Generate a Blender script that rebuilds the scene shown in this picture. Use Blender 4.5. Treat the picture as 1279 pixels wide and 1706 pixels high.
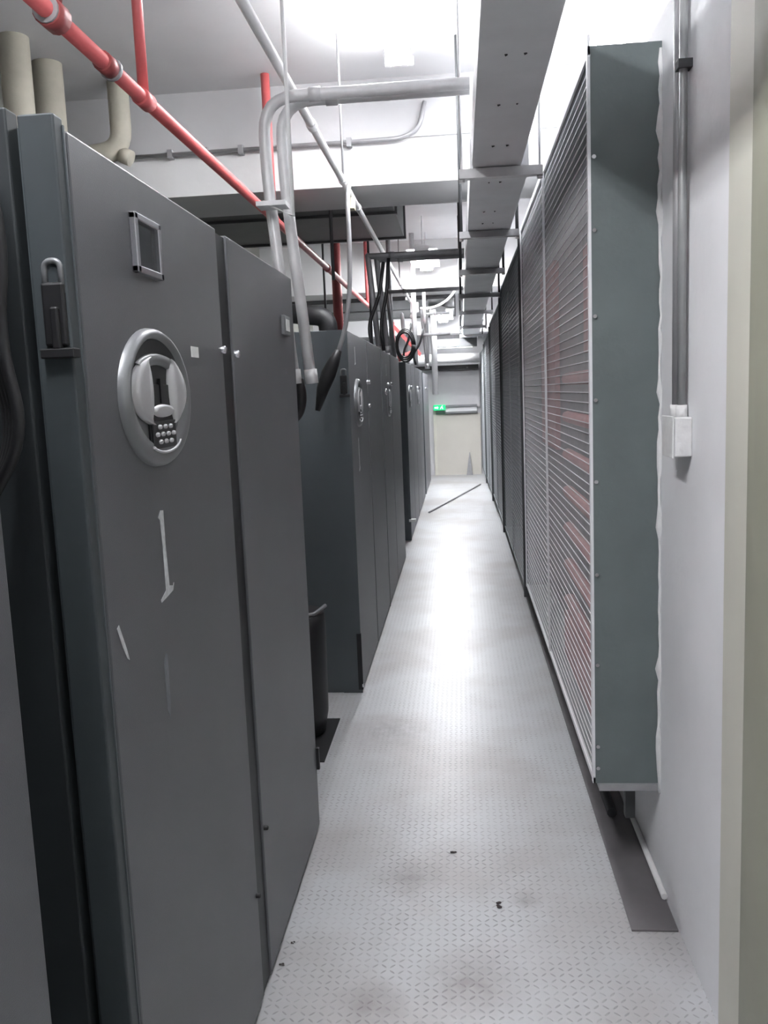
import bpy, bmesh, math, random
from mathutils import Vector, Matrix
random.seed(7)
PI = math.pi
S = bpy.context.scene
for o in list(bpy.data.objects): bpy.data.objects.remove(o)
C = S.collection

# ------------------------------------------------------------------ camera
EYE = 1.55
cam_d = bpy.data.cameras.new('camera'); cam = bpy.data.objects.new('camera', cam_d); C.objects.link(cam)
S.camera = cam
def set_camera():
    W, H = 1279, 1706
    vp, nad = (766-W/2, 650-H/2), (1070-W/2, 11500-H/2)
    f = math.sqrt(-(vp[0]*nad[0]+vp[1]*nad[1]))
    Y = Vector((vp[0], -vp[1], -f)).normalized()
    Z = -Vector((nad[0], -nad[1], -f)).normalized()
    X = Y.cross(Z)
    R = Matrix((X, Y, Z))            # rows = world axes seen in camera space -> camera-to-world
    cam.matrix_world = Matrix.Translation((0, 0, EYE)) @ R.to_4x4()
    cam_d.sensor_fit = 'VERTICAL'; cam_d.sensor_height = 36; cam_d.sensor_width = 36*W/H
    cam_d.lens = f/H*36
    cam_d.clip_start = 0.02
set_camera()

# ------------------------------------------------------------------ world, exposure
w = bpy.data.worlds.new('world'); S.world = w; w.use_nodes = True
w.node_tree.nodes['Background'].inputs[0].default_value = (.9, .93, 1, 1)
w.node_tree.nodes['Background'].inputs[1].default_value = 0.25
vs = S.view_settings
vs.view_transform = 'Standard'; vs.look = 'None'; vs.gamma = 1; vs.use_curve_mapping = False
vs.exposure = 1.65
LAMP = 17.0          # tube emission
# lamps that hang in the corridor: (x, y0, y1, z, strength); the last is an unseen fill lamp added behind the camera
LAMPS = [(-.56, .25, 1.45, 2.87, 2.9), (-.27, 3.5, 4.9, 3.27, 1.7), (-.36, 9.4, 10.8, 3.0, 3.0), (-.24, 12.6, 14.5, 2.66, 5.5), (-.50, -3.2, -2.0, 2.95, .12)]
SIDE_LAMPS = [(.80, 3.9, 5.2, 3.27, .75)]

# ------------------------------------------------------------------ materials
def mat(name, col, rough=.5, metal=0, noise=.0, nscale=8, bump=0, bscale=60, spec=.5, emit=None, es=0, stretch=(1, 1, 1), coat=0):
    m = bpy.data.materials.new(name); m.use_nodes = True
    nt = m.node_tree; b = nt.nodes['Principled BSDF']; L = nt.links.new
    b.inputs['Roughness'].default_value = rough; b.inputs['Metallic'].default_value = metal
    b.inputs['Specular IOR Level'].default_value = spec
    b.inputs['Coat Weight'].default_value = coat
    tc = nt.nodes.new('ShaderNodeTexCoord'); mp = nt.nodes.new('ShaderNodeMapping'); mp.inputs['Scale'].default_value = stretch
    L(tc.outputs['Object'], mp.inputs['Vector'])
    n = nt.nodes.new('ShaderNodeTexNoise'); n.inputs['Scale'].default_value = nscale; n.inputs['Detail'].default_value = 5
    L(mp.outputs[0], n.inputs['Vector'])
    r = nt.nodes.new('ShaderNodeMapRange'); r.inputs['From Min'].default_value = .3; r.inputs['From Max'].default_value = .7
    r.inputs['To Min'].default_value = 1-noise; r.inputs['To Max'].default_value = 1+noise
    L(n.outputs['Fac'], r.inputs['Value'])
    mx = nt.nodes.new('ShaderNodeVectorMath'); mx.operation = 'SCALE'; mx.inputs[0].default_value = col[:3]
    L(r.outputs[0], mx.inputs['Scale']); L(mx.outputs[0], b.inputs['Base Color'])
    if bump:
        n2 = nt.nodes.new('ShaderNodeTexNoise'); n2.inputs['Scale'].default_value = bscale; L(mp.outputs[0], n2.inputs['Vector'])
        bp = nt.nodes.new('ShaderNodeBump'); bp.inputs['Strength'].default_value = bump; bp.inputs['Distance'].default_value = .004
        L(n2.outputs['Fac'], bp.inputs['Height']); L(bp.outputs[0], b.inputs['Normal'])
    if emit:
        b.inputs['Emission Color'].default_value = (*emit, 1); b.inputs['Emission Strength'].default_value = es
    return m

M = {}
M['cab'] = mat('charcoal_powder_coat', (.105, .107, .118), .42, .0, .05, 5, .15, 500, spec=.6)
M['cab_side'] = mat('slate_powder_coat', (.085, .098, .108), .45, .0, .05, 5, .15, 500)
M['seam'] = mat('dark_seam', (.022, .024, .026), .5)
M['bezel'] = mat('grey_satin_plastic', (.20, .205, .215), .35, .2)
M['paddle'] = mat('silver_satin_plastic', (.55, .55, .57), .35, .3)
M['shade_duct'] = mat('shade_duct_dark', (.13, .13, .135), .6, .1, .06, 4)  # dark tone of the boxes that stand for shaded ceiling bays
M['wall_pipe'] = mat('wall_conduit_grey', (.36, .37, .37), .4, .3, .08, 14)
M['cab_edge'] = mat('near_post_shaded', (.052, .062, .068), .5, 0, .05, 5)  # slate coat darkened, shade of the cabinet gap put into the colour
M['cab_inner'] = mat('near_side_panel_shaded', (.026, .031, .034), .55, 0, .05, 5)  # near-black copy of the slate for the deeper shade in the gap
M['black'] = mat('black_rubber', (.012, .012, .014), .5)
M['chrome'] = mat('brushed_chrome', (.65, .65, .68), .25, .9)
M['screen'] = mat('display_glass', (.05, .055, .06), .15)
M['paint_white'] = mat('white_chalk_paint', (.62, .63, .65), .8, noise=.15, nscale=90)
M['reflection'] = mat('faint_reflection', (.20, .215, .24), .6, noise=.2, nscale=30)  # paler tone for the reflection painted on the first door
M['sticker'] = mat('white_sticker', (.8, .8, .8), .6)
M['wall'] = mat('white_wall_paint', (.82, .82, .84), .8, 0, .05, 2.2, .25, 40)
M['ceil'] = mat('ceiling_paint', (.66, .66, .67), .85, 0, .06, 1.5, .2, 30)
M['beam'] = mat('white_beam_paint', (.72, .72, .72), .8, 0, .04, 2, .2, 30)
M['beam_grey'] = mat('grey_beam', (.52, .52, .53), .85, 0, .06, 2, .2, 30)
M['far_wall'] = mat('olive_plaster', (.22, .22, .20), .9, 0, .15, 2)
M['cream'] = mat('cream_paint', (.60, .59, .52), .6, 0, .05, 3)
M['cream_pipe'] = mat('cream_insulation', (.44, .42, .35), .75, 0, .12, 6, .3, 25)
M['olive_frame'] = mat('aged_cream_paint', (.30, .30, .24), .6, 0, .08, 3)
M['door'] = mat('warm_grey_door_paint', (.58, .56, .51), .6, 0, .03, 3)
M['door_up'] = mat('cool_grey_panel', (.55, .55, .57), .6, 0, .03, 3)
M['red'] = mat('red_pipe_paint', (.62, .13, .13), .38, 0, .12, 12)
M['dark_red'] = mat('dull_red_paint', (.30, .06, .06), .5, 0, .1, 12)
M['galv'] = mat('galvanised_steel', (.70, .70, .71), .38, .15, .08, 20)
M['white_pipe'] = mat('white_plastic_conduit', (.88, .88, .88), .4)
M['grey_pipe'] = mat('grey_conduit', (.34, .34, .35), .45, .3, .08, 14)
M['duct'] = mat('grey_trunking', (.78, .79, .81), .5, .1, .06, 5)
M['frame'] = mat('grille_frame_paint', (.13, .155, .155), .55, 0, .08, 6, .2, 60)
M['wire'] = mat('galvanised_wire', (.80, .80, .82), .4, .1)
M['wire_dark'] = mat('weathered_wire', (.36, .375, .39), .45, .2)
M['fin'] = mat('condenser_fins', (.15, .15, .16), .6, .2, .25, 14, stretch=(1, 1, .15))
M['slat'] = mat('rust_red_tube', (.36, .135, .13), .6, 0, .2, 18)
M['foam'] = mat('white_sealant', (.72, .72, .72), .8, 0, .06, 30, .6, 50)
M['shadow_strip'] = mat('shadow_strip_dark', (.15, .14, .145), .6, .2, .15, 6)  # dark tone standing in for shadow under the mesh boxes
M['tube'] = mat('lamp_tube', (1, 1, 1), .5, emit=(.965, .975, 1), es=LAMP)
M['lamp_body'] = mat('lamp_housing', (.8, .8, .8), .5)
M['green'] = mat('exit_green', (.01, .30, .12), .4, emit=(.0, .55, .16), es=.45)
M['glyph'] = mat('exit_glyph', (.6, 1, .75), .4, emit=(.45, 1, .55), es=.5)
M['dirt'] = mat('dirt_clod', (.06, .05, .05), .9, 0, .3, 60)
M['dark_void'] = mat('dark_equipment', (.045, .047, .05), .6)
M['yellow'] = mat('aged_yellow_tape', (.6, .56, .42), .6)

def floor_mat():
    m = bpy.data.materials.new('painted_checker_plate'); m.use_nodes = True
    nt = m.node_tree; b = nt.nodes['Principled BSDF']; L = nt.links.new; N = nt.nodes.new
    def math_(op, a, b_=None, c=None):
        n = N('ShaderNodeMath'); n.operation = op
        for i, v in enumerate((a, b_, c)):
            if v is None: continue
            if isinstance(v, (int, float)): n.inputs[i].default_value = v
            else: L(v, n.inputs[i])
        return n.outputs[0]
    tc = N('ShaderNodeTexCoord'); sp = N('ShaderNodeSeparateXYZ'); L(tc.outputs['Object'], sp.inputs[0])
    k = 42.0
    X = math_('MULTIPLY', sp.outputs[0], k); Y = math_('MULTIPLY', sp.outputs[1], k)
    fx = math_('FLOOR', X); fy = math_('FLOOR', Y)
    lx = math_('SUBTRACT', math_('SUBTRACT', X, fx), .5); ly = math_('SUBTRACT', math_('SUBTRACT', Y, fy), .5)
    par = math_('FLOORED_MODULO', math_('ADD', fx, fy), 2.0)
    sgn = math_('SUBTRACT', math_('MULTIPLY', par, 2.0), 1.0)
    u = math_('ADD', lx, math_('MULTIPLY', ly, sgn)); v = math_('SUBTRACT', lx, math_('MULTIPLY', ly, sgn))
    e = math_('ADD', math_('POWER', math_('DIVIDE', math_('ABSOLUTE', u), .62), 2.0), math_('POWER', math_('DIVIDE', math_('ABSOLUTE', v), .17), 2.0))
    h = math_('MAXIMUM', math_('SUBTRACT', 1.0, e), 0.0); h = math_('MINIMUM', math_('MULTIPLY', h, 2.0), 1.0)
    n1 = N('ShaderNodeTexNoise'); n1.inputs['Scale'].default_value = 1.6; n1.inputs['Detail'].default_value = 6; L(tc.outputs['Object'], n1.inputs['Vector'])
    n2 = N('ShaderNodeTexNoise'); n2.inputs['Scale'].default_value = 9; n2.inputs['Detail'].default_value = 6; L(tc.outputs['Object'], n2.inputs['Vector'])
    cr = N('ShaderNodeValToRGB'); cr.color_ramp.elements[0].position = .36; cr.color_ramp.elements[0].color = (.42, .41, .41, 1)
    cr.color_ramp.elements[1].position = .56; cr.color_ramp.elements[1].color = (.52, .53, .545, 1)
    L(n1.outputs['Fac'], cr.inputs[0])
    wear = N('ShaderNodeMapRange'); wear.inputs['From Min'].default_value = .42; wear.inputs['From Max'].default_value = .62
    wear.inputs['To Min'].default_value = .18; wear.inputs['To Max'].default_value = .6
    L(n2.outputs['Fac'], wear.inputs['Value'])
    f = math_('MULTIPLY', h, wear.outputs[0])
    mix = N('ShaderNodeMix'); mix.data_type = 'RGBA'; L(f, mix.inputs[0]); L(cr.outputs[0], mix.inputs[6]); mix.inputs[7].default_value = (.20, .19, .19, 1)
    # old brown stains trodden into the paint
    tot = None
    for sx, sy, sr in ((-.02, 2.12, .17), (-.27, 2.03, .11), (-.36, 3.85, .28), (-.20, 2.62, .13), (.16, 2.5, .06)):
        dx = math_('SUBTRACT', sp.outputs[0], sx); dy = math_('SUBTRACT', sp.outputs[1], sy)
        dd = math_('SQRT', math_('ADD', math_('MULTIPLY', dx, dx), math_('MULTIPLY', dy, dy)))
        kk = math_('MAXIMUM', math_('SUBTRACT', 1.0, math_('DIVIDE', dd, sr)), 0.0)
        tot = kk if tot is None else math_('ADD', tot, kk)
    n5 = N('ShaderNodeTexNoise'); n5.inputs['Scale'].default_value = 22; n5.inputs['Detail'].default_value = 8; L(tc.outputs['Object'], n5.inputs['Vector'])
    st = math_('MINIMUM', math_('MULTIPLY', math_('MULTIPLY', tot, n5.outputs['Fac']), 1.0), .6)
    mix2 = N('ShaderNodeMix'); mix2.data_type = 'RGBA'; L(st, mix2.inputs[0]); L(mix.outputs[2], mix2.inputs[6]); mix2.inputs[7].default_value = (.20, .175, .17, 1)
    L(mix2.outputs[2], b.inputs['Base Color'])
    b.inputs['Roughness'].default_value = .36; b.inputs['Metallic'].default_value = .15
    bp = N('ShaderNodeBump'); bp.inputs['Strength'].default_value = .55; bp.inputs['Distance'].default_value = .0018
    L(h, bp.inputs['Height'])
    bp2 = N('ShaderNodeBump'); bp2.inputs['Strength'].default_value = .16; bp2.inputs['Distance'].default_value = .02
    n3 = N('ShaderNodeTexNoise'); n3.inputs['Scale'].default_value = 2.2; n3.inputs['Detail'].default_value = 2; L(tc.outputs['Object'], n3.inputs['Vector'])
    L(n3.outputs['Fac'], bp2.inputs['Height']); L(bp.outputs[0], bp2.inputs['Normal']); L(bp2.outputs[0], b.inputs['Normal'])
    return m
M['floor'] = floor_mat()

# ------------------------------------------------------------------ helpers
class MB:
    def __init__(s): s.bm = bmesh.new()
    def box(s, x0, x1, y0, y1, z0, z1, bev=0):
        vs = [s.bm.verts.new((x, y, z)) for x in (x0, x1) for y in (y0, y1) for z in (z0, z1)]
        F = [(0, 1, 3, 2), (4, 6, 7, 5), (0, 4, 5, 1), (2, 3, 7, 6), (0, 2, 6, 4), (1, 5, 7, 3)]
        fs = [s.bm.faces.new([vs[i] for i in f]) for f in F]
        bmesh.ops.recalc_face_normals(s.bm, faces=fs)
        if bev:
            es = list({e for f in fs for e in f.edges})
            bmesh.ops.bevel(s.bm, geom=es, offset=bev, segments=2, affect='EDGES', profile=.5)
        return s
    def prism(s, pts, vec):
        vec = Vector(vec)
        a = [s.bm.verts.new(p) for p in pts]; b = [s.bm.verts.new(Vector(p)+vec) for p in pts]
        n = len(pts); fs = [s.bm.faces.new(a), s.bm.faces.new(b[::-1])]
        for i in range(n): fs.append(s.bm.faces.new((a[i], a[(i+1) % n], b[(i+1) % n], b[i])))
        bmesh.ops.recalc_face_normals(s.bm, faces=fs)
        return s
    def tube(s, pts, r, bend=0, seg=12, caps=True, rad=None):
        P = [Vector(p) for p in pts]
        if bend and len(P) > 2:
            Q = [P[0]]
            for i in range(1, len(P)-1):
                a, b, c = P[i-1], P[i], P[i+1]
                d = min(bend, (a-b).length*.49, (c-b).length*.49)
                p0 = b+(a-b).normalized()*d; p1 = b+(c-b).normalized()*d
                for k in range(7):
                    t = k/6; Q.append(p0*(1-t)**2+b*2*t*(1-t)+p1*t*t)
            Q.append(P[-1]); P = Q
        rings = []; up = None
        for i, p in enumerate(P):
            t = (P[min(i+1, len(P)-1)]-P[max(i-1, 0)]).normalized()
            if up is None: up = Vector((0, 0, 1)) if abs(t.z) < .9 else Vector((0, 1, 0))
            n = (up-t*up.dot(t)).normalized(); b = t.cross(n); up = n
            rr = rad[i] if rad else r
            rings.append([s.bm.verts.new(p+(n*math.cos(2*PI*k/seg)+b*math.sin(2*PI*k/seg))*rr) for k in range(seg)])
        fs = []
        for A, B in zip(rings, rings[1:]):
            for k in range(seg): fs.append(s.bm.faces.new((A[k], A[(k+1) % seg], B[(k+1) % seg], B[k])))
        for f in fs: f.smooth = True
        if caps: s.bm.faces.new(rings[0][::-1]); s.bm.faces.new(rings[-1])
        return s
    def ellipse(s, cy, cz, prof, seg=48):
        """rings about the +x axis; prof = [(x, a, b, dz)], last ring capped"""
        rings = [[s.bm.verts.new((x, cy+a*math.cos(2*PI*k/seg), cz+dz+b*math.sin(2*PI*k/seg))) for k in range(seg)] for x, a, b, dz in prof]
        for A, B in zip(rings, rings[1:]):
            for k in range(seg):
                f = s.bm.faces.new((A[k], A[(k+1) % seg], B[(k+1) % seg], B[k])); f.smooth = True
        return rings
    def build(s, name, m, parent=None, loc=(0, 0, 0)):
        bmesh.ops.recalc_face_normals(s.bm, faces=s.bm.faces[:])
        me = bpy.data.meshes.new(name); s.bm.to_mesh(me); s.bm.free()
        me.materials.append(m if not isinstance(m, str) else M[m])
        o = bpy.data.objects.new(name, me); C.objects.link(o); o.location = loc
        if parent: o.parent = parent
        return o
def tag(o, label=None, cat=None, group=None, kind=None):
    if label: o['label'] = label
    if cat: o['category'] = cat
    if group: o['group'] = group
    if kind: o['kind'] = kind
    return o
def thing(name, loc, label, cat, group=None):
    o = bpy.data.objects.new(name, None); C.objects.link(o); o.location = loc; o.empty_display_size = .1
    return tag(o, label, cat, group)
def struct(o): o['kind'] = 'structure'; return o
def bx(*a, **k): return MB().box(*a, **k)
def tb(*a, **k): return MB().tube(*a, **k)

XL, XR = -.55, .58          # cabinet face plane, right wall plane
YE = 16.2                   # end wall
CZ = 3.4                    # ceiling

# ------------------------------------------------------------------ setting
struct(bx(-3.2, .80, -5.0, YE, -.05, 0).build('floor', 'floor'))
struct(bx(-3.2, 1.5, -5.0, YE+.2, CZ, CZ+.1).build('ceiling', 'ceil'))
struct(bx(XR, XR+.15, -5.0, YE, 0, 2.55).build('wall_right', 'wall'))
struct(bx(1.03, 1.2, -5.0, YE, 2.4, CZ).build('wall_right_upper', 'wall'))
struct(bx(XR+.15, 1.03, -5.0, YE, 2.40, 2.50).build('trim_1', 'wall'))
struct(bx(-2.6, -2.45, -5.0, YE, 0, CZ).build('wall_left', 'far_wall'))
struct(bx(-2.45, 1.03, -5.1, -4.95, 0, CZ).build('wall_back', 'wall'))
struct(bx(-2.45, 1.03, YE, YE+.15, 0, CZ).build('wall_end', 'door_up'))
# cross beams
struct(bx(-2.45, 1.03, 5.47, 6.11, 2.8, CZ).build('trim_2', 'beam'))
struct(bx(-2.45, 1.03, 5.455, 5.47, 3.06, CZ).build('trim_3', 'beam_grey'))  # greyer tone on the upper part of the beam face
struct(bx(-2.45, 1.03, 11.07, 11.7, 2.8, CZ).build('trim_4', 'beam'))
struct(bx(-2.45, 1.03, 14.9, 15.4, 2.5, CZ).build('trim_5', 'beam_grey'))
# right doorway beside the camera
d = struct(bx(XR-.012, XR+.01, 1.775, 1.945, 0, 2.45, bev=.004).build('trim_6', 'cream'))
d = struct(bx(XR-.02, XR+.01, .7, 1.77, 0, 2.45).build('door_1', 'olive_frame'))
bx(XR-.03, XR-.02, .8, 1.70, .05, 2.3).build('door_panel', 'olive_frame', d)
# base trunk on the right wall
struct(tb([(XR-.010, 2.5, .016), (XR-.010, 5.5, .016)], .010, seg=8).build('baseboard_right', 'foam'))
# end door
d2 = struct(bx(-.48, .36, YE-.05, YE, 0, 1.12).build('door_2', 'door'))
bx(-.48, .36, YE-.06, YE, 1.24, 1.90).build('upper_panel', 'door_up', d2)
for z in (1.15, 1.27): bx(-.28, .30, YE-.12, YE-.06, z-.018, z+.018).build('push_bar', 'bezel', d2)
bx(-.28, .30, YE-.08, YE-.06, 1.16, 1.26).build('push_plate', 'wall', d2)
bx(-.50, -.45, YE-.08, YE, 0, 1.2).build('door_jamb', 'cream', d2)

# ------------------------------------------------------------------ ceiling lamps
lamp_labels = ['ceiling tube lamp nearest the camera, over the start of the aisle',
               'blazing ceiling tube lamp above the white pipe elbow and first cabinet',
               'ceiling tube lamp hanging in front of the second white cross beam',
               'farthest ceiling tube lamp, near the exit end of the corridor', 'unseen fill lamp added behind the camera to brighten the aisle']
def lamp(x, y0, y1, z, st, label, name='ceiling_lamp', rod=True, wd=.075, hood=.35, top=CZ):
    t = thing(name, (x, (y0+y1)/2, z), label, 'lamp', 'fluorescent lamps along the corridor')
    L = (y1-y0)/2
    MB().prism([(-wd*hood, -L, .03), (wd*hood, -L, .03), (.02, -L, .075), (-.02, -L, .075)], (0, 2*L, 0)).build('lamp_housing', 'lamp_body', t)
    m = M['tube'].copy(); m.node_tree.nodes['Principled BSDF'].inputs['Emission Strength'].default_value = LAMP*st
    for s in (-.5, .5):
        tb([(s*wd*1.2, -L+.03, .008), (s*wd*1.2, L-.03, .008)], .019, seg=10).build('tube', m, t)
    for s in (-1, 1): bx(-wd, wd, s*(L-.02)-.012, s*(L-.02)+.012, -.01, .032).build('end_cap', 'lamp_body', t)
    if rod:
        for s in (-1, 1): tb([(0, s*L*.7, .07), (0, s*L*.7, top-z)], .004, seg=6).build('hanger_rod', 'galv', t)
for i, (a, lb) in enumerate(zip(LAMPS, lamp_labels)): lamp(*a, lb, hood=2.2 if i in (2, 3) else .35, top=2.78 if i == 3 else CZ)  # the last one is the unseen fill lamp added behind the camera
for a in SIDE_LAMPS: lamp(*a, 'tube lamp in the high recess above the right wall', wd=.12)

# ------------------------------------------------------------------ cabinets
def mark_I(y, z0, z1, wd, x):
    """hand painted tall stroke with a flag at the top left and a slanted foot"""
    h = z1-z0
    pts = [(y-.45*wd, z1-.07*h), (y-.1*wd, z1), (y+.25*wd, z1-.01*h), (y+.22*wd, z0+.6*h), (y+.35*wd, z0+.13*h), (y+.9*wd, z0+.10*h), (y+1.0*wd, z0+.13*h),
           (y+.8*wd, z0+.05*h), (y-.1*wd, z0+.02*h), (y-.8*wd, z0), (y-.85*wd, z0+.03*h), (y-.1*wd, z0+.10*h), (y-.12*wd, z0+.6*h), (y-.25*wd, z1-.1*h)]
    return MB().prism([(x, a, b) for a, b in pts], (.0012, 0, 0))
def oval_handle(t, y, z, a=.155, b=.120):
    ky, k = a/.10, b/.123
    h = MB(); rg = h.ellipse(y, z, [(0, a*1.03, b*1.03, 0), (.008, a*1.02, b*1.02, 0), (.015, a*.98, b*.98, 0), (.017, a*.93, b*.93, 0), (.014, a*.86, b*.82, .010*k), (.006, a*.82, b*.78, .012*k)])
    c = h.bm.verts.new((.005, y, z+.012*k))
    for i in range(48): h.bm.faces.new((rg[-1][i], rg[-1][(i+1) % 48], c))
    hd = h.build('oval_lock_handle', 'bezel', t)
    e = MB(); rg = e.ellipse(y, z+.036*k, [(.006, a*.76, b*.58, .0), (.008, a*.74, b*.56, .0)]); e.bm.faces.new(rg[-1]); e.build('recess', 'seam', hd)
    bx(.006, .012, y-a*.36, y+a*.36, z-b*.72, z+b*.2, bev=.002).build('centre_well', 'seam', hd)
    ca, cb, cz = a*.86, b*.49, z+.012*k
    # lens shaped paddles
    for s in (-1, 1):
        p = MB(); prev = None; n = 14; a0 = 68*PI/180
        for i in range(n+1):
            th = -a0+2*a0*i/n
            oy, oz = y+s*ca*math.cos(th), cz+cb*1.08*math.sin(th)
            iy = y+s*ca*(.56-.26*math.cos(th))
            if (oy-iy)*s < .002: iy = oy-s*.002
            row = [p.bm.verts.new((x_, oy+(iy-oy)*q_, oz)) for q_, x_ in ((0, .008), (0, .014), (.3, .019), (.7, .019), (1, .015), (1, .007))]
            if prev:
                for j in range(5):
                    f = p.bm.faces.new((prev[j], prev[j+1], row[j+1], row[j])); f.smooth = True
            else: p.bm.faces.new(row)
            prev = row
        p.bm.faces.new(prev[::-1])
        p.build('paddle', 'paddle', hd)
    p = MB(); n = 12; prev = None
    for i in range(n+1):
        th = PI/2-.80+1.60*i/n
        row = [p.bm.verts.new((x_, y+ca*rr*math.cos(th), cz+cb*rr*1.10*math.sin(th))) for x_, rr in ((.008, 1.04), (.015, 1.0), (.013, .74), (.008, .72))]
        if prev:
            for j in range(3): p.bm.faces.new((prev[j], prev[j+1], row[j+1], row[j])).smooth = True
        prev = row
    p.build('arch', 'bezel', hd)
    p = MB(); rg = p.ellipse(y+.002, z-.024*k, [(.008, .032*ky, .013*k, 0), (.017, .030*ky, .011*k, 0), (.018, .022*ky, .007*k, 0)], 24); p.bm.faces.new(rg[-1]); p.build('thumb_catch', 'paddle', hd)
    bx(.010, .015, y-.004*ky, y+.004*ky, z-.010*k, z+.035*k).build('key_bar', 'black', hd)
    bx(.012, .0155, y-.036*ky, y+.036*ky, z-.092*k, z-.042*k, bev=.001).build('keypad', 'seam', hd)
    for r_ in range(3):
        for c_ in range(4 if r_ == 1 else 3):
            yy = y+(c_-(1.5 if r_ == 1 else 1))*.017*ky; zz = z-(.053+.0135*r_)*k
            p = MB(); rg = p.ellipse(yy, zz, [(.0155, .0055*ky, .0045*k, 0), (.018, .005*ky, .004*k, 0), (.019, .003*ky, .0025*k, 0)], 10); p.bm.faces.new(rg[-1]); p.build('key_button', 'paddle', hd)
    tb([(.017, y+.046*ky*math.cos(t_), z-.078*k+.022*k*math.sin(t_)) for t_ in [PI*1.15+PI*.80*i/10 for i in range(11)]], .0026, seg=8).build('lip', 'paddle', hd)
    return hd

def cabinet(y0, y1, H, doors, label, depth=.85, side_mat='cab_side'):
    t = thing('cooling_cabinet', (XL, y0, 0), label, 'cabinet', 'row of charcoal cooling cabinets')
    L = y1-y0
    bx(-depth, -.045, 0, L, 0, H, bev=.004).build('body', side_mat, t)
    bx(-.10, -.0, -.004, .0, .0, H).build('corner_post', side_mat, t)
    ds = []
    for a, b in doors:
        ds.append(bx(-.044, 0, a-y0, b-y0, .012, H-.004, bev=.004).build('door', 'cab', t))
    bx(-.046, -.006, .004, L-.004, .004, H-.01).build('door_seam', 'seam', t)
    return t, ds
def screw(t, y, z, r=.008, x=0, name='screw', m='chrome', h=.012):
    p = MB(); rg = p.ellipse(y, z, [(x, r, r, 0), (x+h*.8, r, r, 0), (x+h, r*.6, r*.6, 0)], 12); p.bm.faces.new(rg[-1]); return p.build(name, m, t)
def hasp(t, y, z, s=1.0):
    h = MB()
    h.box(-.040*s, -.006, y-.042*s, y-.030*s, z-.045*s, z+.045*s, bev=.004).box(-.026*s, -.014*s, y-.050*s, y-.036*s, z-.05*s, z+.01*s, bev=.003)
    h.build('padlock', 'black', t)
    bx(-.045*s, .006, y-.05*s, y-.028*s, z-.062*s, z-.048*s, bev=.002).build('hasp_plate', 'black', t)
    tb([(-.034*s, y-.036*s, z+.03*s), (-.034*s, y-.036*s, z+.075*s), (-.010*s, y-.036*s, z+.075*s), (-.010*s, y-.036*s, z+.03*s)], .0045*s, bend=.015*s, seg=8).build('shackle', 'bezel', t)

# cabinet 0 : only its far edge shows at the lower left
t, ds = cabinet(-.95, 1.0, 1.93, [(-.94, .0), (.04, .99)], 'charcoal cabinet at lower left edge, closest to the camera')
# cabinet 1
y0 = 1.26
t, ds = cabinet(y0, 2.95, 1.945, [(1.265, 2.035), (2.125, 2.945)], 'large charcoal cabinet in the foreground with oval handle and chrome framed display')
# side frame seen end-on: post, groove, inner panel
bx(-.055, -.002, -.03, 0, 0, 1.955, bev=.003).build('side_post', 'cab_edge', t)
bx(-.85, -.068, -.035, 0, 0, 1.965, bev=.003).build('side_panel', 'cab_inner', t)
dr = ds[0]
def q(y): return y-y0
f = MB(); a, b, z0, z1 = q(1.485), q(1.615), 1.772, 1.872
for bb in ((a, b, z1-.012, z1), (a, b, z0, z0+.012), (a, a+.014, z0, z1), (b-.014, b, z0, z1)): f.box(0, .012, *bb, bev=.002)
fr = f.build('display_frame', 'chrome', t); bx(0, .004, a+.01, b-.01, z0+.01, z1-.01).build('display_screen', 'screen', fr)
oval_handle(t, q(1.548), 1.558, .168, .120)
st = bx(0, .001, q(1.785), q(1.835), 1.640, 1.662).build('sticker', 'sticker', t)
mark_I(q(1.535), 1.19, 1.355, .040, .0002).build('painted_stroke', 'paint_white', dr)
MB().prism([(.0002, q(1.50)+dy, z) for dy, z in ((-.007, .99), (-.008, 1.08), (.004, 1.095), (.012, 1.09), (.010, 1.0), (.004, .97))], (.0008, 0, 0)).build('reflection_smear', 'reflection', dr)  # reflection painted as a paler smear on the door
MB().prism([(.0002, q(1.30)+dy, z) for dy, z in ((-.004, 1.198), (.004, 1.202), (.028, 1.155), (.036, 1.135), (.028, 1.14), (.012, 1.165))], (.0008, 0, 0)).build('scratch', 'paint_white', dr)
for y, z in ((2.02, 1.665), (2.145, 1.66), (2.02, .30), (2.14, .42)): screw(t, q(y), z, .009 if z > 1 else .006, m='chrome' if z > 1 else 'black')
hasp(t, .005, 1.68)
b_ = bx(0, .012, q(2.735), q(2.825), 1.745, 1.805, bev=.003).build('badge', 'bezel', t); bx(.012, .014, q(2.755), q(2.805), 1.757, 1.793).build('badge_inset', 'sticker', b_)
bx(0, .01, q(2.944)-.003, q(2.956), .22, .30).build('edge_catch', 'black', t)

# cabinets 2-6
t, ds = cabinet(4.37, 6.19, 1.87, [(4.375, 5.23), (5.27, 6.185)], 'second charcoal cabinet along the aisle, bluish side panel facing the gap')
y0 = 4.37
mark_I(q(4.66), 1.705, 1.80, .022, .0002).build('painted_stroke', 'paint_white', ds[0])
mark_I(q(4.66), 1.14, 1.32, .022, .0002).build('painted_stroke', 'paint_white', ds[0])
oval_handle(t, q(4.70), 1.505, .15, .125)
hasp(t, .0, 1.60, 1.0)
for y, z in ((5.20, 1.62), (5.30, 1.62), (5.28, 1.48)): screw(t, q(y), z, .012)
bx(-.02, .004, -.012, 0, .02, .32).build('corner_bracket', 'black', t)
screw(t, -.004, .04, .012, name='foot_bolt'); 
t, ds = cabinet(6.22, 8.06, 1.86, [(6.225, 7.02), (7.05, 8.055)], 'third charcoal cabinet along the aisle, directly behind the second')
y0 = 6.22
mark_I(q(6.62), 1.68, 1.765, .024, .0002).build('painted_stroke', 'paint_white', ds[0])
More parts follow.
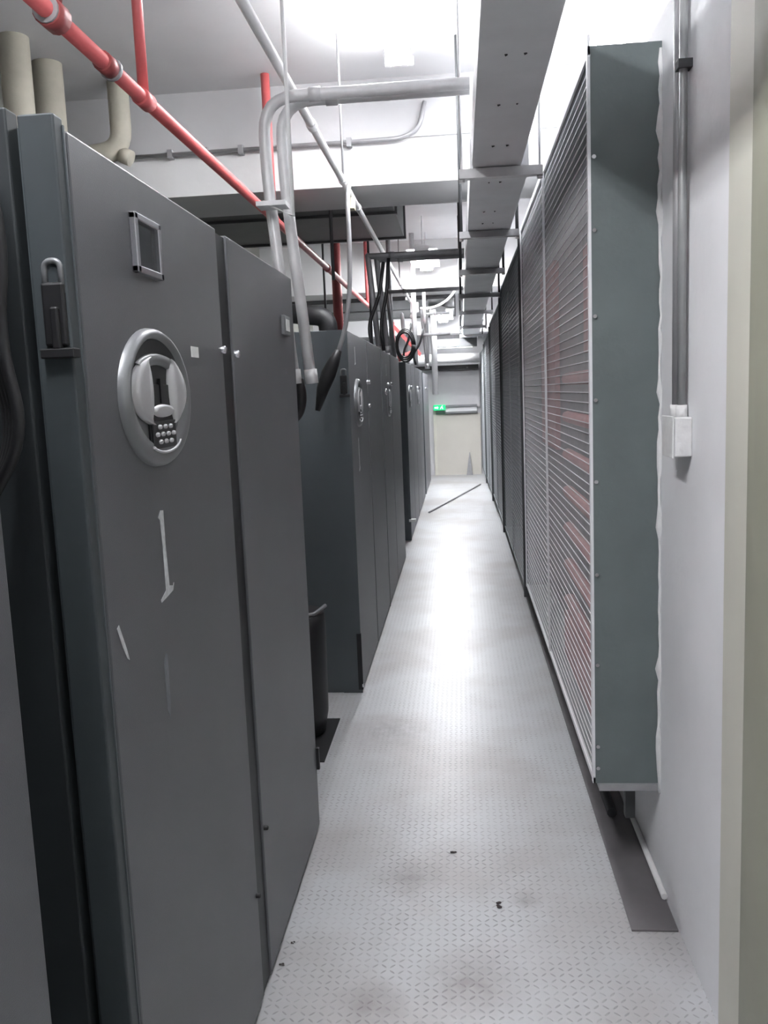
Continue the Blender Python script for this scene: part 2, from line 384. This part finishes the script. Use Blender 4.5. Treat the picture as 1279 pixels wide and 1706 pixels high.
oval_handle(t, q(6.72), 1.50, .15, .125); screw(t, q(6.50), 1.56, .022)
for y, z in ((7.0, 1.62), (7.08, 1.62)): screw(t, q(y), z, .014)
t, ds = cabinet(9.07, 10.85, 1.86, [(9.075, 9.95), (9.98, 10.845)], 'fourth charcoal cabinet, first beyond the far gap, with small white foot')
y0 = 9.07
oval_handle(t, q(9.55), 1.50, .15, .125); screw(t, q(9.93), 1.6, .022); screw(t, q(10.02), 1.6, .022)
bx(-.02, .05, -.03, .05, .20, .225).build('foot_tab', 'sticker', t)
t, ds = cabinet(10.88, 12.82, 1.86, [(10.885, 11.85), (11.88, 12.815)], 'fifth charcoal cabinet, next to last before the exit sign')
y0 = 10.88
oval_handle(t, q(11.4), 1.50, .15, .125); screw(t, q(11.8), 1.6, .022); screw(t, q(11.95), 1.6, .022)
t, ds = cabinet(13.2, 15.3, 1.84, [(13.205, 14.2), (14.23, 15.295)], 'sixth and farthest charcoal cabinet, beside the green exit sign')
y0 = 13.2
screw(t, q(14.1), 1.6, .022); screw(t, q(14.3), 1.6, .022)

# exit sign
t = thing('exit_sign', (-.37, YE-.20, 1.20), 'small glowing green exit sign sticking out at the far end of the aisle', 'sign')
bx(-.12, .10, -.03, .03, 0, .10, bev=.008).build('sign_box', 'green', t)
g = MB()
g.box(-.10, -.05, -.034, -.03, .035, .065); g.prism([(-.05, -.034, .02), (-.05, -.034, .08), (-.025, -.034, .05)], (0, .004, 0))      # arrow
g.prism([(.0, -.034, .02), (.012, -.034, .02), (.03, -.034, .05), (.045, -.034, .02), (.057, -.034, .024), (.045, -.034, .075), (.03, -.034, .078), (.012, -.034, .055)], (0, .004, 0))
g.box(.036, .05, -.034, -.03, .080, .092); g.build('running_figure', 'glyph', t)
bx(-.12, .08, .03, .20, .02, .06).build('mounting_arm', 'cream', t)

# ------------------------------------------------------------------ grille boxes on the right wall
XG = .385
def wire_mesh(y0, y1, z0, z1, step, r, x):
    b = MB()
    n = int((y1-y0)/.015)
    for i in range(n+1):
        y = y0+(y1-y0)*i/n; b.box(x-.0003, x+.0003, y-.00028, y+.00028, z0, z1)
    n = int((z1-z0)/step)
    for i in range(n+1):
        z = z0+(z1-z0)*i/n; b.box(x-2*r, x, y0, y1, z-r*1.3, z+r*1.3)
    return b
def grille(y0, y1, z0, z1, bar_y, label, step, r, wm, near=False):
    t = thing('condenser_grille_box', (XG, y0, z0), label, 'grille', 'mesh fronted boxes along the right wall')
    L, H, D = y1-y0, z1-z0, XR-XG
    e = bx(.0, D, 0, .006, 0, H).build('end_panel', 'frame', t)
    bx(.0, D, L-.006, L, 0, H).build('end_panel', 'frame', t)
    bx(.0, D, .006, L-.006, H-.006, H).build('top_panel', 'frame', t)
    bx(.0, D, .006, L-.006, 0, .006).build('bottom_panel', 'frame', t)
    f = MB(); w_ = .022
    f.box(-.008, 0, 0, w_, 0, H+(.03 if near else 0)); f.box(-.008, 0, L-w_, L, 0, H); f.box(-.006, 0, 0, L, 0, w_*.8); f.box(-.006, 0, 0, L, H-w_, H)
    f.build('front_frame', 'wire' if near else 'frame', t)
    wire_mesh(.02, L-.02, .015, H-.015, step, r, .004).build('wire_screen', wm, t)
    bx(-.010, -.001, bar_y-y0-.008, bar_y-y0+.008, .01, H-.01).build('mesh_joint_bar', wm, t)
    k = MB().box(.135, .16, .03, L-.03, .03, H-.03)
    k.build('coil_backing', 'fin', t)
    return t, L, H, D
t, L, H, D = grille(2.61, 5.38, .325, 2.48, 3.95, 'nearest wire mesh grille box with dark grey end panel on right wall', .031, .0011, 'wire', True)
z_ = .10
while z_ < H*.60:
    tb([(.085, .05, z_), (.085, 1.32, z_)], .026, seg=8).build('coil_tube', 'slat', t); z_ += .165
bx(.10, .125, 1.95, 2.70, .90, 1.85).build('red_panel', 'slat', t)
bx(.10, .125, .05, .9, 1.35, 1.75).build('red_panel', 'slat', t)
bx(.06, .13, .05, 1.3, .02, .22).build('red_sill', 'slat', t)
for z in (2.28, 1.86, 1.66, 1.42, 1.18, .94, .66, .38, .12, .05):
    p = MB().tube([(.008, -.006, z), (.008, .0, z)], .006, seg=8).build('rivet', 'chrome', t)
# sealant bead down the wall joint
b = MB(); n = 60
pts = [(D-.002+random.uniform(-.004, .002), -.004, H-.02-(H+.01)*i/n) for i in range(n+1)]
b.tube(pts, .006, seg=7, rad=[.004+random.random()**3*.010 for _ in pts]).build('sealant_bead', 'foam', t)
bx(.01, D-.01, -.012, .04, -.02, .0).build('bottom_lip', 'grey_pipe', t)
bx(.10, .13, .05, .08, -.14, 0).build('support_bracket', 'dark_void', t)
lab = ['second wire mesh grille box on the right wall, behind the nearest one', 'third wire mesh grille box on the right wall, middle of the row',
       'fourth wire mesh grille box on the right wall, next to last', 'farthest wire mesh grille box on the right wall, beside the end door']
for (a, b_, z0, z1), lb in zip([(5.40, 8.08, .27, 2.42), (8.10, 10.88, .24, 2.34), (10.90, 13.58, .18, 2.27), (13.60, 16.1, .12, 2.2)], lab):
    t, L, H, D = grille(a, b_, z0, z1, (a+b_)/2, lb, .031, .0009, 'wire_dark')
    for z in (.2, .7, 1.2, 1.7): screw_ = MB().tube([(-.012, .012, z), (-.006, .012, z)], .010, seg=8).build('rivet', 'chrome', t)
    bx(-.02, .0, -.012, .012, -.02, H+.03).build('corner_post', 'dark_void', t)
# dark strip that puts the mesh boxes' shadow on the floor
tag(bx(.445, XR-.005, 2.35, 15.9, 0, .006).build('floor_shadow_strip', 'shadow_strip'), 'dark strip on the floor standing in for shadow below the mesh boxes', 'shadow strip')
tag(tb([(.50, 3.0, .03), (.50, 10, .03)], .018, seg=10).build('floor_pipe', 'dark_void'), 'dark pipe lying in shadow under the mesh boxes', 'pipe')

# junction box and conduits on the right wall
t = thing('junction_box', (XR, 2.315, 1.36), 'white square junction box on the right wall beside the grille end', 'box')
bx(-.045, 0, -.055, .055, 0, .10, bev=.004).build('box_body', 'foam', t)
bx(-.050, -.045, -.058, .058, -.003, .103, bev=.002).build('box_cover', 'foam', t)
for y, r, m, lb in ((2.30, .0105, 'wall_pipe', 'thin steel conduit running up from the white junction box'), (2.35, .012, 'grey_pipe', 'darker grey conduit beside the steel one above the junction box')):
    t = thing('wall_conduit', (XR-.018, y, 1.46), lb, 'conduit')
    tb([(0, 0, 0), (0, 0, 1.09)], r, seg=12).build('pipe', m, t)
    tb([(0, 0, 0), (0, 0, .03)], r*1.4, seg=12).build('coupling', 'foam', t)
    if m == 'wall_pipe': bx(-.016, .018, -.018, .018, .84, .86).build('pipe_clip', 'dark_void', t)

# ------------------------------------------------------------------ overhead trunking
t = thing('cable_trunking', (.165, 8, 2.40), 'wide grey cable trunking hung under the ceiling along the aisle', 'trunking')
bx(-.095, .095, -8.8, -4.4, 0, .13, bev=.003).build('trunking_length', 'duct', t)
bx(-.10, .13, -4.39, 3, .0, .13, bev=.003).build('trunking_length', 'duct', t)
bx(-.10, .15, 3.01, 8, .0, .13, bev=.003).build('trunking_length', 'duct', t)
for y in (-5.2, -4.75, -5.6, -4.2, -3.6, -3.3):
    for s in (-.02, .03): tb([(s+random.uniform(-.01, .01), y, -.002), (s, y, .001)], .0035, seg=8).build('rivet', 'dark_void', t)
hl = ['first', 'second', 'third', 'fourth', 'fifth', 'sixth', 'seventh']
for i, y in enumerate((3.55, 4.9, 6.4, 8.0, 9.7, 11.9, 13.8)):
    e = .32 if i < 3 else .36
    t = thing('trunking_hanger', (0, y, 2.36), f'steel strut hanger under the trunking, {hl[i]} from the camera', 'hanger', 'strut hangers carrying the trunking')
    bx(.02, e+.02, -.02, .02, 0, .035).build('strut', 'galv' if i == 0 else 'grey_pipe', t)
    for s in (.03, e+.01):
        hz = (2.8 if 5.47 < y < 6.11 else CZ)-2.36
        if i == 0 and s > .1: hz = CZ-2.36
        tb([(s, 0, -.01), (s, 0, hz)], .005 if i == 0 else .009, seg=8).build('hanger_rod', 'galv' if i == 0 else 'dark_void', t)
        tb([(s, 0, -.012), (s, 0, -.0)], .012, seg=6).build('nut', 'galv', t)

# ------------------------------------------------------------------ white conduits rising from the cabinet gap and turning across
def riser(y, xs, zt, xe, r, m, label, low=1.6, hang=True, group='paired conduits turning over the aisle'):
    out = []
    for i, (x, zz) in enumerate(zip(xs, zt)):
        t = thing('bent_conduit', (x, y+.052*i, low), label[i], 'conduit', group)
        tb([(0.06, 0, 0), (.015, 0, .52), (0, 0, .72), (0, 0, zz-low), (xe-x, 0, zz-low)], r, bend=.13, seg=14).build('pipe', m, t)
        tb([(.062, 0, -.005), (.058, 0, .045)], r*1.15, seg=14).build('coupling', m, t)
        tb([(.16, 0, zz-low), (.20, 0, zz-low)], r*1.2, seg=14).build('coupling', m, t)
        out.append(t)
    return out
riser(3.08, (-.64, -.59), (2.56, 2.56), .06, .020, 'galv', ['white steel conduit with wide elbow, left of the pair by the first cabinet', 'white steel conduit with wide elbow, right of the pair by the first cabinet'], low=1.60)
t = thing('black_hose', (-.55, 3.09, 1.6), 'short black flexible hose curling below the white conduits', 'hose')
tb([(-.02, 0, .01), (-.01, 0, -.06), (-.03, .0, -.12), (-.09, .01, -.15)], .020, bend=.05, seg=12).build('hose_body', 'black', t)
t = thing('strap_hanger', (-.54, 2.99, 2.15), 'thin white strap hanger bent under the conduit pair', 'hanger')
tb([(0, 0, 1.25), (0, 0, 0), (-.10, 0, .05)], .007, seg=8).build('rod', 'white_pipe', t)
bx(-.12, -.02, -.02, .06, .035, .05).build('clamp', 'galv', t)
riser(6.7, (-.66, -.60), (2.57, 2.55), .06, .022, 'grey_pipe', ['dark grey bent conduit over the second cabinet, left one', 'dark grey bent conduit over the second cabinet, right one'], low=1.86)
riser(8.9, (-.70,), (2.55,), .06, .020, 'grey_pipe', ['grey bent conduit over the third cabinet'], low=1.86)
riser(11.2, (-.70, -.46), (2.26, 2.52), -.1, .020, 'grey_pipe', ['grey conduit over the fifth cabinet, left one', 'grey conduit over the fifth cabinet, right one'], low=1.86)

# long white conduit along the aisle
t = thing('long_conduit', (-.58, 3, 2.66), 'long white conduit running away overhead above the cabinet fronts', 'conduit')
tb([(0, -3.5, 0), (0, 8.0, 0)], .017, seg=12).build('pipe', 'white_pipe', t)
for y in (-.55, .75, 1.7, 2.4, 4.4, 6.2): tb([(0, y-.03, 0), (0, y+.03, 0)], .022, seg=12).build('coupling', 'white_pipe', t)
for y in (1.75, 6.1): tb([(0, y, .01), (0, y, (.735))], .006, seg=8).build('hanger_rod', 'grey_pipe', t)
bx(-.02, .02, 2.02, 2.10, -.08, -.02).build('tape', 'yellow', t)
t = thing('ceiling_junction_box', (-.53, 11, 2.58), 'small white junction box at the far end of the long white conduit', 'box')
bx(-.05, .05, -.05, .05, -.06, .06, bev=.006).build('box_body', 'white_pipe', t)
tb([(-.08, -.2, .10), (-.02, -.1, .06), (0, 0, 0)], .022, seg=10).build('elbow', 'white_pipe', t)
tb([(-.02, 0, -.05), (-.05, 0, -.12)], .02, seg=10).build('gland', 'white_pipe', t)
tb([(.12, 0, -.20), (.12, 0, .22)], .022, seg=10).build('stub_pipe', 'galv', t)
t = thing('flexible_conduit', (-.48, 11, 2.57), 'white flexible conduit curving up from the ceiling junction box', 'conduit')
tb([(0.02, 0, 0), (.12, 0, -.01), (.25, 0, .02), (.38, 0, .10), (.46, 0, .20)], .016, bend=.1, seg=10).build('hose_body', 'white_pipe', t)

# grey hose with black wrap that dives behind the first gap
t = thing('drop_cable', (-.52, 4.15, 2.6), 'thin grey cable looping down into black wrapping in front of second cabinet', 'cable')
pts = [(.03, .3, .05), (.02, .05, -.12), (.03, 0, -.35), (.02, 0, -.58), (-.01, 0, -.75), (-.06, 0, -.88)]
tb(pts, .011, bend=.12, seg=10).build('cable_run', 'grey_pipe', t)
tb([(-.045, 0, -.84), (-.075, 0, -.90), (-.10, 0, -.95), (-.13, 0, -1.02), (-.16, 0, -1.12)], .03, seg=12, rad=[.016, .030, .036, .030, .012]).build('black_wrap', 'black', t)

# ------------------------------------------------------------------ red sprinkler pipe
t = thing('sprinkler_pipe', (-1.07, 3, 2.6), 'long red sprinkler pipe running over the cabinet tops', 'pipe')
tb([(0, -3.0, 0), (0, 3.0, 0), (-.0, 8.5, 0)], .024, seg=14).build('pipe', 'red', t)
for y in (-.56, -.19, .13, 2.25, 4.4): tb([(0, y-.045, 0), (0, y+.045, 0)], .031, seg=14).build('coupling', 'dark_red' if y < 0 else 'red', t)
tb([(0, -.60, 0), (0, -.53, 0)], .040, seg=14).build('coupling', 'dark_red', t)
for y in (-.60, -.16): tb([(0, y-.008, 0), (0, y+.008, 0)], .036, seg=14).build('clamp_ring', 'grey_pipe', t)
for y, r in ((.13, .019), (2.25, .026), (7.6, .02)): tb([(0, y, 0), (0, y, .8)], r, seg=12).build('riser', 'red', t)
tb([(0, -.55, .02), (.02, -.58, .16)], .03, seg=10, rad=[.02, .035]).build('sprinkler_valve', 'dark_red', t)
t = thing('red_standpipe', (-1.24, 9.2, 1.9), 'upright red pipe standing behind the second cabinet', 'pipe')
tb([(0, 0, -.035), (0, 0, 1.5)], .05, seg=14).build('pipe', 'dark_red', t)
t = thing('red_valve_bracket', (-.80, 10.9, 1.86), 'red valve bracket above the far cabinets', 'valve')
MB().box(-.02, .02, -.02, .02, 0, .55).box(.24, .28, -.02, .02, .05, .55).prism([(-.02, 0, .5), (.0, 0, .54), (.34, 0, .16), (.32, 0, .12)], (0, .02, 0)).build('frame', 'red', t)
tb([(.05, 0, .10), (.22, 0, .16)], .04, seg=12).build('valve_body', 'dark_red', t)
for i, (x, y, z) in enumerate([(-.86, 6.22, 2.35), (-1.40, 9.4, 2.4), (-.88, 9.0, 2.0)]):
    tag(tb([(x, y, z), (x, y, CZ)], .012, seg=8).build('hanger_rod', 'dark_void'), ['thin dark rod dropping behind the white conduit pair', 'thin dark rod hanging left of the grey drop cable', 'thin dark rod standing over the third cabinet'][i], 'rod')

t = thing('ceiling_shade_duct', (-1.4, 7.55, 3.05), 'dark air duct widened to stand for the shaded ceiling behind the first cross beam', 'duct')  # duct stretched across the bay so its ceiling reads as shaded
bx(-.9, .9, -1.25, 1.25, 0, .30, bev=.004).build('shade_duct_body', 'shade_duct', t)
for y in (-1.2, 0, 1.2): bx(-.92, .92, y-.02, y+.02, -.02, .32).build('flange', 'shade_duct', t)
for x in (-.8, .8): tb([(x, .1, .3), (x, .1, .35)], .008, seg=6).build('hanger_rod', 'grey_pipe', t)
t = thing('ceiling_shade_duct', (-1.15, 13.3, 2.78), 'added dark box standing in for the shaded ceiling beyond the second cross beam', 'duct')  # added box, its dark underside stands for shaded ceiling
bx(-1.1, 1.1, -1.5, 1.5, 0, .30, bev=.004).build('shade_duct_body', 'shade_duct', t)
for y in (-1.45, 0, 1.45): bx(-1.12, 1.12, y-.02, y+.02, -.02, .32).build('flange', 'shade_duct', t)  # flanges of the added box
for x in (-.9, .9): tb([(x, .1, .3), (x, .1, .62)], .008, seg=6).build('hanger_rod', 'grey_pipe', t)
# pipe clipped across the first beam
t = thing('beam_conduit', (0, 5.44, 3.05), 'thin grey conduit clipped across the first white cross beam', 'conduit')
tb([(-2.3, 0, -.01), (-.30, 0, 0), (-.2, 0, .05), (-.16, 0, .2)], .013, bend=.06, seg=10).build('pipe', 'grey_pipe', t)
for x in (-1.72, -1.5, -1.28, -.62): bx(x-.015, x+.015, -.02, .03, -.03, .02).build('pipe_clip', 'grey_pipe', t)

# ------------------------------------------------------------------ insulated pipes at left
for i, (x, y, r) in enumerate([(-2.19, 4.5, .075), (-2.19, 4.86, .08)]):
    t = thing('insulated_pipe', (x, y, 0), ['cream insulated pipe rising to the ceiling at far left edge', 'cream insulated pipe, second from the left edge'][i], 'pipe', 'cream insulated pipes')
    tb([(0, 0, 0), (0, 0, CZ)], r, seg=24).build('pipe', 'cream_pipe', t)
t = thing('insulated_pipe', (-1.93, 5.2, 0), 'cream insulated pipe with an elbow turning left above the first cabinet', 'pipe', 'cream insulated pipes')
tb([(0, 0, CZ), (0, 0, 3.02), (-.4, 0, 2.98)], .06, bend=.12, seg=20).build('pipe', 'cream_pipe', t)
tb([(-.01, 0, 3.0), (.05, 0, 2.97)], .045, seg=14).build('valve_stub', 'cream_pipe', t)

# ------------------------------------------------------------------ gap between first and second cabinets
t = thing('black_barrel', (-.80, 3.85, 0), 'black barrel standing in the gap between first two cabinets', 'barrel')
tb([(0, 0, 0), (0, 0, .1), (0, 0, .5), (0, 0, .57)], .15, seg=24, rad=[.13, .15, .155, .15]).build('barrel_body', 'black', t)
tb([(.02, -.10, .57), (.12, -.08, .58), (.16, .0, .60)], .009, seg=8).build('rim_handle', 'bezel', t)
t = thing('black_duct_hose', (-.80, 3.62, .9), 'thick black hose curving out of the gap above the barrel', 'hose')
tb([(-.12, -.08, -.89), (-.12, -.08, -.3), (-.02, -.02, -.05), (.05, .0, .14), (-.0, .1, .35), (-.12, .2, .5)], .06, bend=.14, seg=16).build('hose_body', 'dark_void', t)
tag(bx(-1.05, -.62, 3.5, 4.0, 0, .003).build('floor_mat', 'black'), 'black mat on the floor in the gap behind the foreground cabinet', 'mat')
t = thing('black_elbow_duct', (-.95, 5.1, 1.87), 'glossy black elbow pipe on top of the second cabinet', 'pipe')
tb([(.20, 0, .0), (.20, 0, .13), (-.10, 0, .17)], .055, bend=.12, seg=16).build('pipe', 'black', t)
# black cable bundle at far left on the near cabinet side
t = thing('cable_bundle', (-.630, 1.17, 1.15), 'black cable bundle hanging at the left edge beside the padlocked post', 'cable')
for k in range(4):
    tb([(-.01*k+.0, .01*k, .76), (.02-.012*k, .01*k, .62), (.0-.01*k, .01*k, .5), (.026-.01*k, .01*k, .36), (-.05, 0, .25), (-.12, 0, .15)], .009, bend=.06, seg=8).build('cable_strand', 'black', t)

# ------------------------------------------------------------------ hose clutter over the far cabinets
cl = [(-.62, 6.4, 1.86, .10, .62, 'left black cable looping down beside the dark grey bent conduits'), (-.55, 6.5, 1.86, .06, .66, 'right black cable looping down beside the dark grey bent conduits'),
      (-.60, 9.9, 1.86, .08, .45, 'black hose loop over the fourth cabinet'), (-.50, 10.2, 1.86, .10, .40, 'black hose hanging over the aisle end of fourth cabinet')]
for x, y, z, b_, h_, lb in cl:
    t = thing('hanging_cable', (x, y, z), lb, 'cable', 'black cables looping over the far cabinets')
    tb([(0, 0, 0), (-b_*.3, 0, h_*.3), (b_*.6, 0, h_*.6), (b_, 0, h_)], .013, bend=.1, seg=8).build('cable_run', 'black', t)
t = thing('cable_coil', (-.56, 9.6, 1.86), 'tangled dark hose coil on top of the fourth cabinet edge', 'hose')
for k in range(3):
    r0 = .10+.015*k
    tb([(-.02+r0*math.cos(a_)*.8, .05*k, .20+r0*1.35*math.sin(a_)) for a_ in [2*PI*i/20 for i in range(21)]], .011, seg=7).build('hose_loop', 'black', t)
for i, (x, y, r, m, lb) in enumerate([(-.70, 9.3, .025, 'grey_pipe', 'grey vertical conduit behind the hose coil'), (-.44, 12.2, .035, 'galv', 'bright vertical conduit above the fifth cabinet'),
                                      (-.36, 13.0, .045, 'white_pipe', 'white vertical pipe above the farthest cabinet'), (-.52, 10.6, .03, 'galv', 'steel vertical conduit over the fourth cabinet')]):
    tag(tb([(x, y, 1.5 if x > -.5 and i == 2 else 1.86), (x, y, CZ)], r, seg=10).build('vertical_conduit', m), lb, 'conduit', 'vertical conduits over the far cabinets')

# ------------------------------------------------------------------ services across the far end
tag(tb([(-2.4, 15.7, 2.13), (.36, 15.7, 2.11)], .085, seg=20).build('cross_duct', 'galv'), 'round silver duct crossing just above the end door', 'duct')
tag(bx(-.9, .34, 15.95, 16.15, 1.93, 2.0).build('door_header_beam', 'black'), 'black beam across the top of the end door', 'beam')
tag(bx(-.4, .3, 14.6, 14.85, 2.26, 2.39).build('dark_cross_tray', 'dark_void'), 'dark cable tray crossing below the far beam', 'tray')
t = thing('end_lamp', (-.10, 15.45, 2.29), 'crosswise tube lamp above the silver duct at the corridor end', 'lamp')
bx(-.35, .35, -.05, .05, .03, .07).build('lamp_housing', 'lamp_body', t)
mt = M['tube'].copy(); mt.node_tree.nodes['Principled BSDF'].inputs['Emission Strength'].default_value = 14
for s in (-.025, .025): tb([(-.33, s, .012), (.33, s, .012)], .016, seg=10).build('tube', mt, t)
tb([(0, 0, .06), (0, 0, .4)], .006, seg=6).build('hanger_rod', 'galv', t)
# loose items on the floor
tag(tb([(-.44, 11.1, .012), (.29, 14.27, .012)], .012, seg=8).build('loose_rod', 'grey_pipe'), 'thin dark rod lying diagonally across the far floor', 'rod')
tag(MB().prism([(.08, 16.0, 0), (.19, 16.0, 0), (.15, 16.02, .42), (.14, 16.02, .42)], (0, .06, 0)).build('floor_broom', 'grey_pipe'), 'slim dark tapered broom leaning against the end door', 'broom')
def clod(x, y, s, lb):
    b = MB()
    for k in range(5):
        a_, r_ = random.random()*6.28, random.random()*s
        m_ = bmesh.ops.create_icosphere(b.bm, subdivisions=1, radius=s*random.uniform(.35, .6), matrix=Matrix.Translation((x+r_*math.cos(a_), y+r_*math.sin(a_), .003)) @ Matrix.Diagonal((1, .7, .5, 1)))
    tag(b.build('dirt_crumb', 'dirt'), lb, 'debris', 'crumbs of dirt on the floor plate')
clod(-.07, 2.77, .012, 'small dark crumb in the middle of the floor plate'); clod(.555, 1.86, .010, 'dark grime crumbs at the foot of the cream door jamb'); clod(.07, 2.47, .015, 'cluster of dark crumbs right of centre on the floor plate')
clod(-.53, 2.17, .008, 'tiny dark chip by the foot of the foreground cabinet seam'); clod(-.52, 2.27, .006, 'tiny dark chip slightly farther along the foreground cabinet foot')
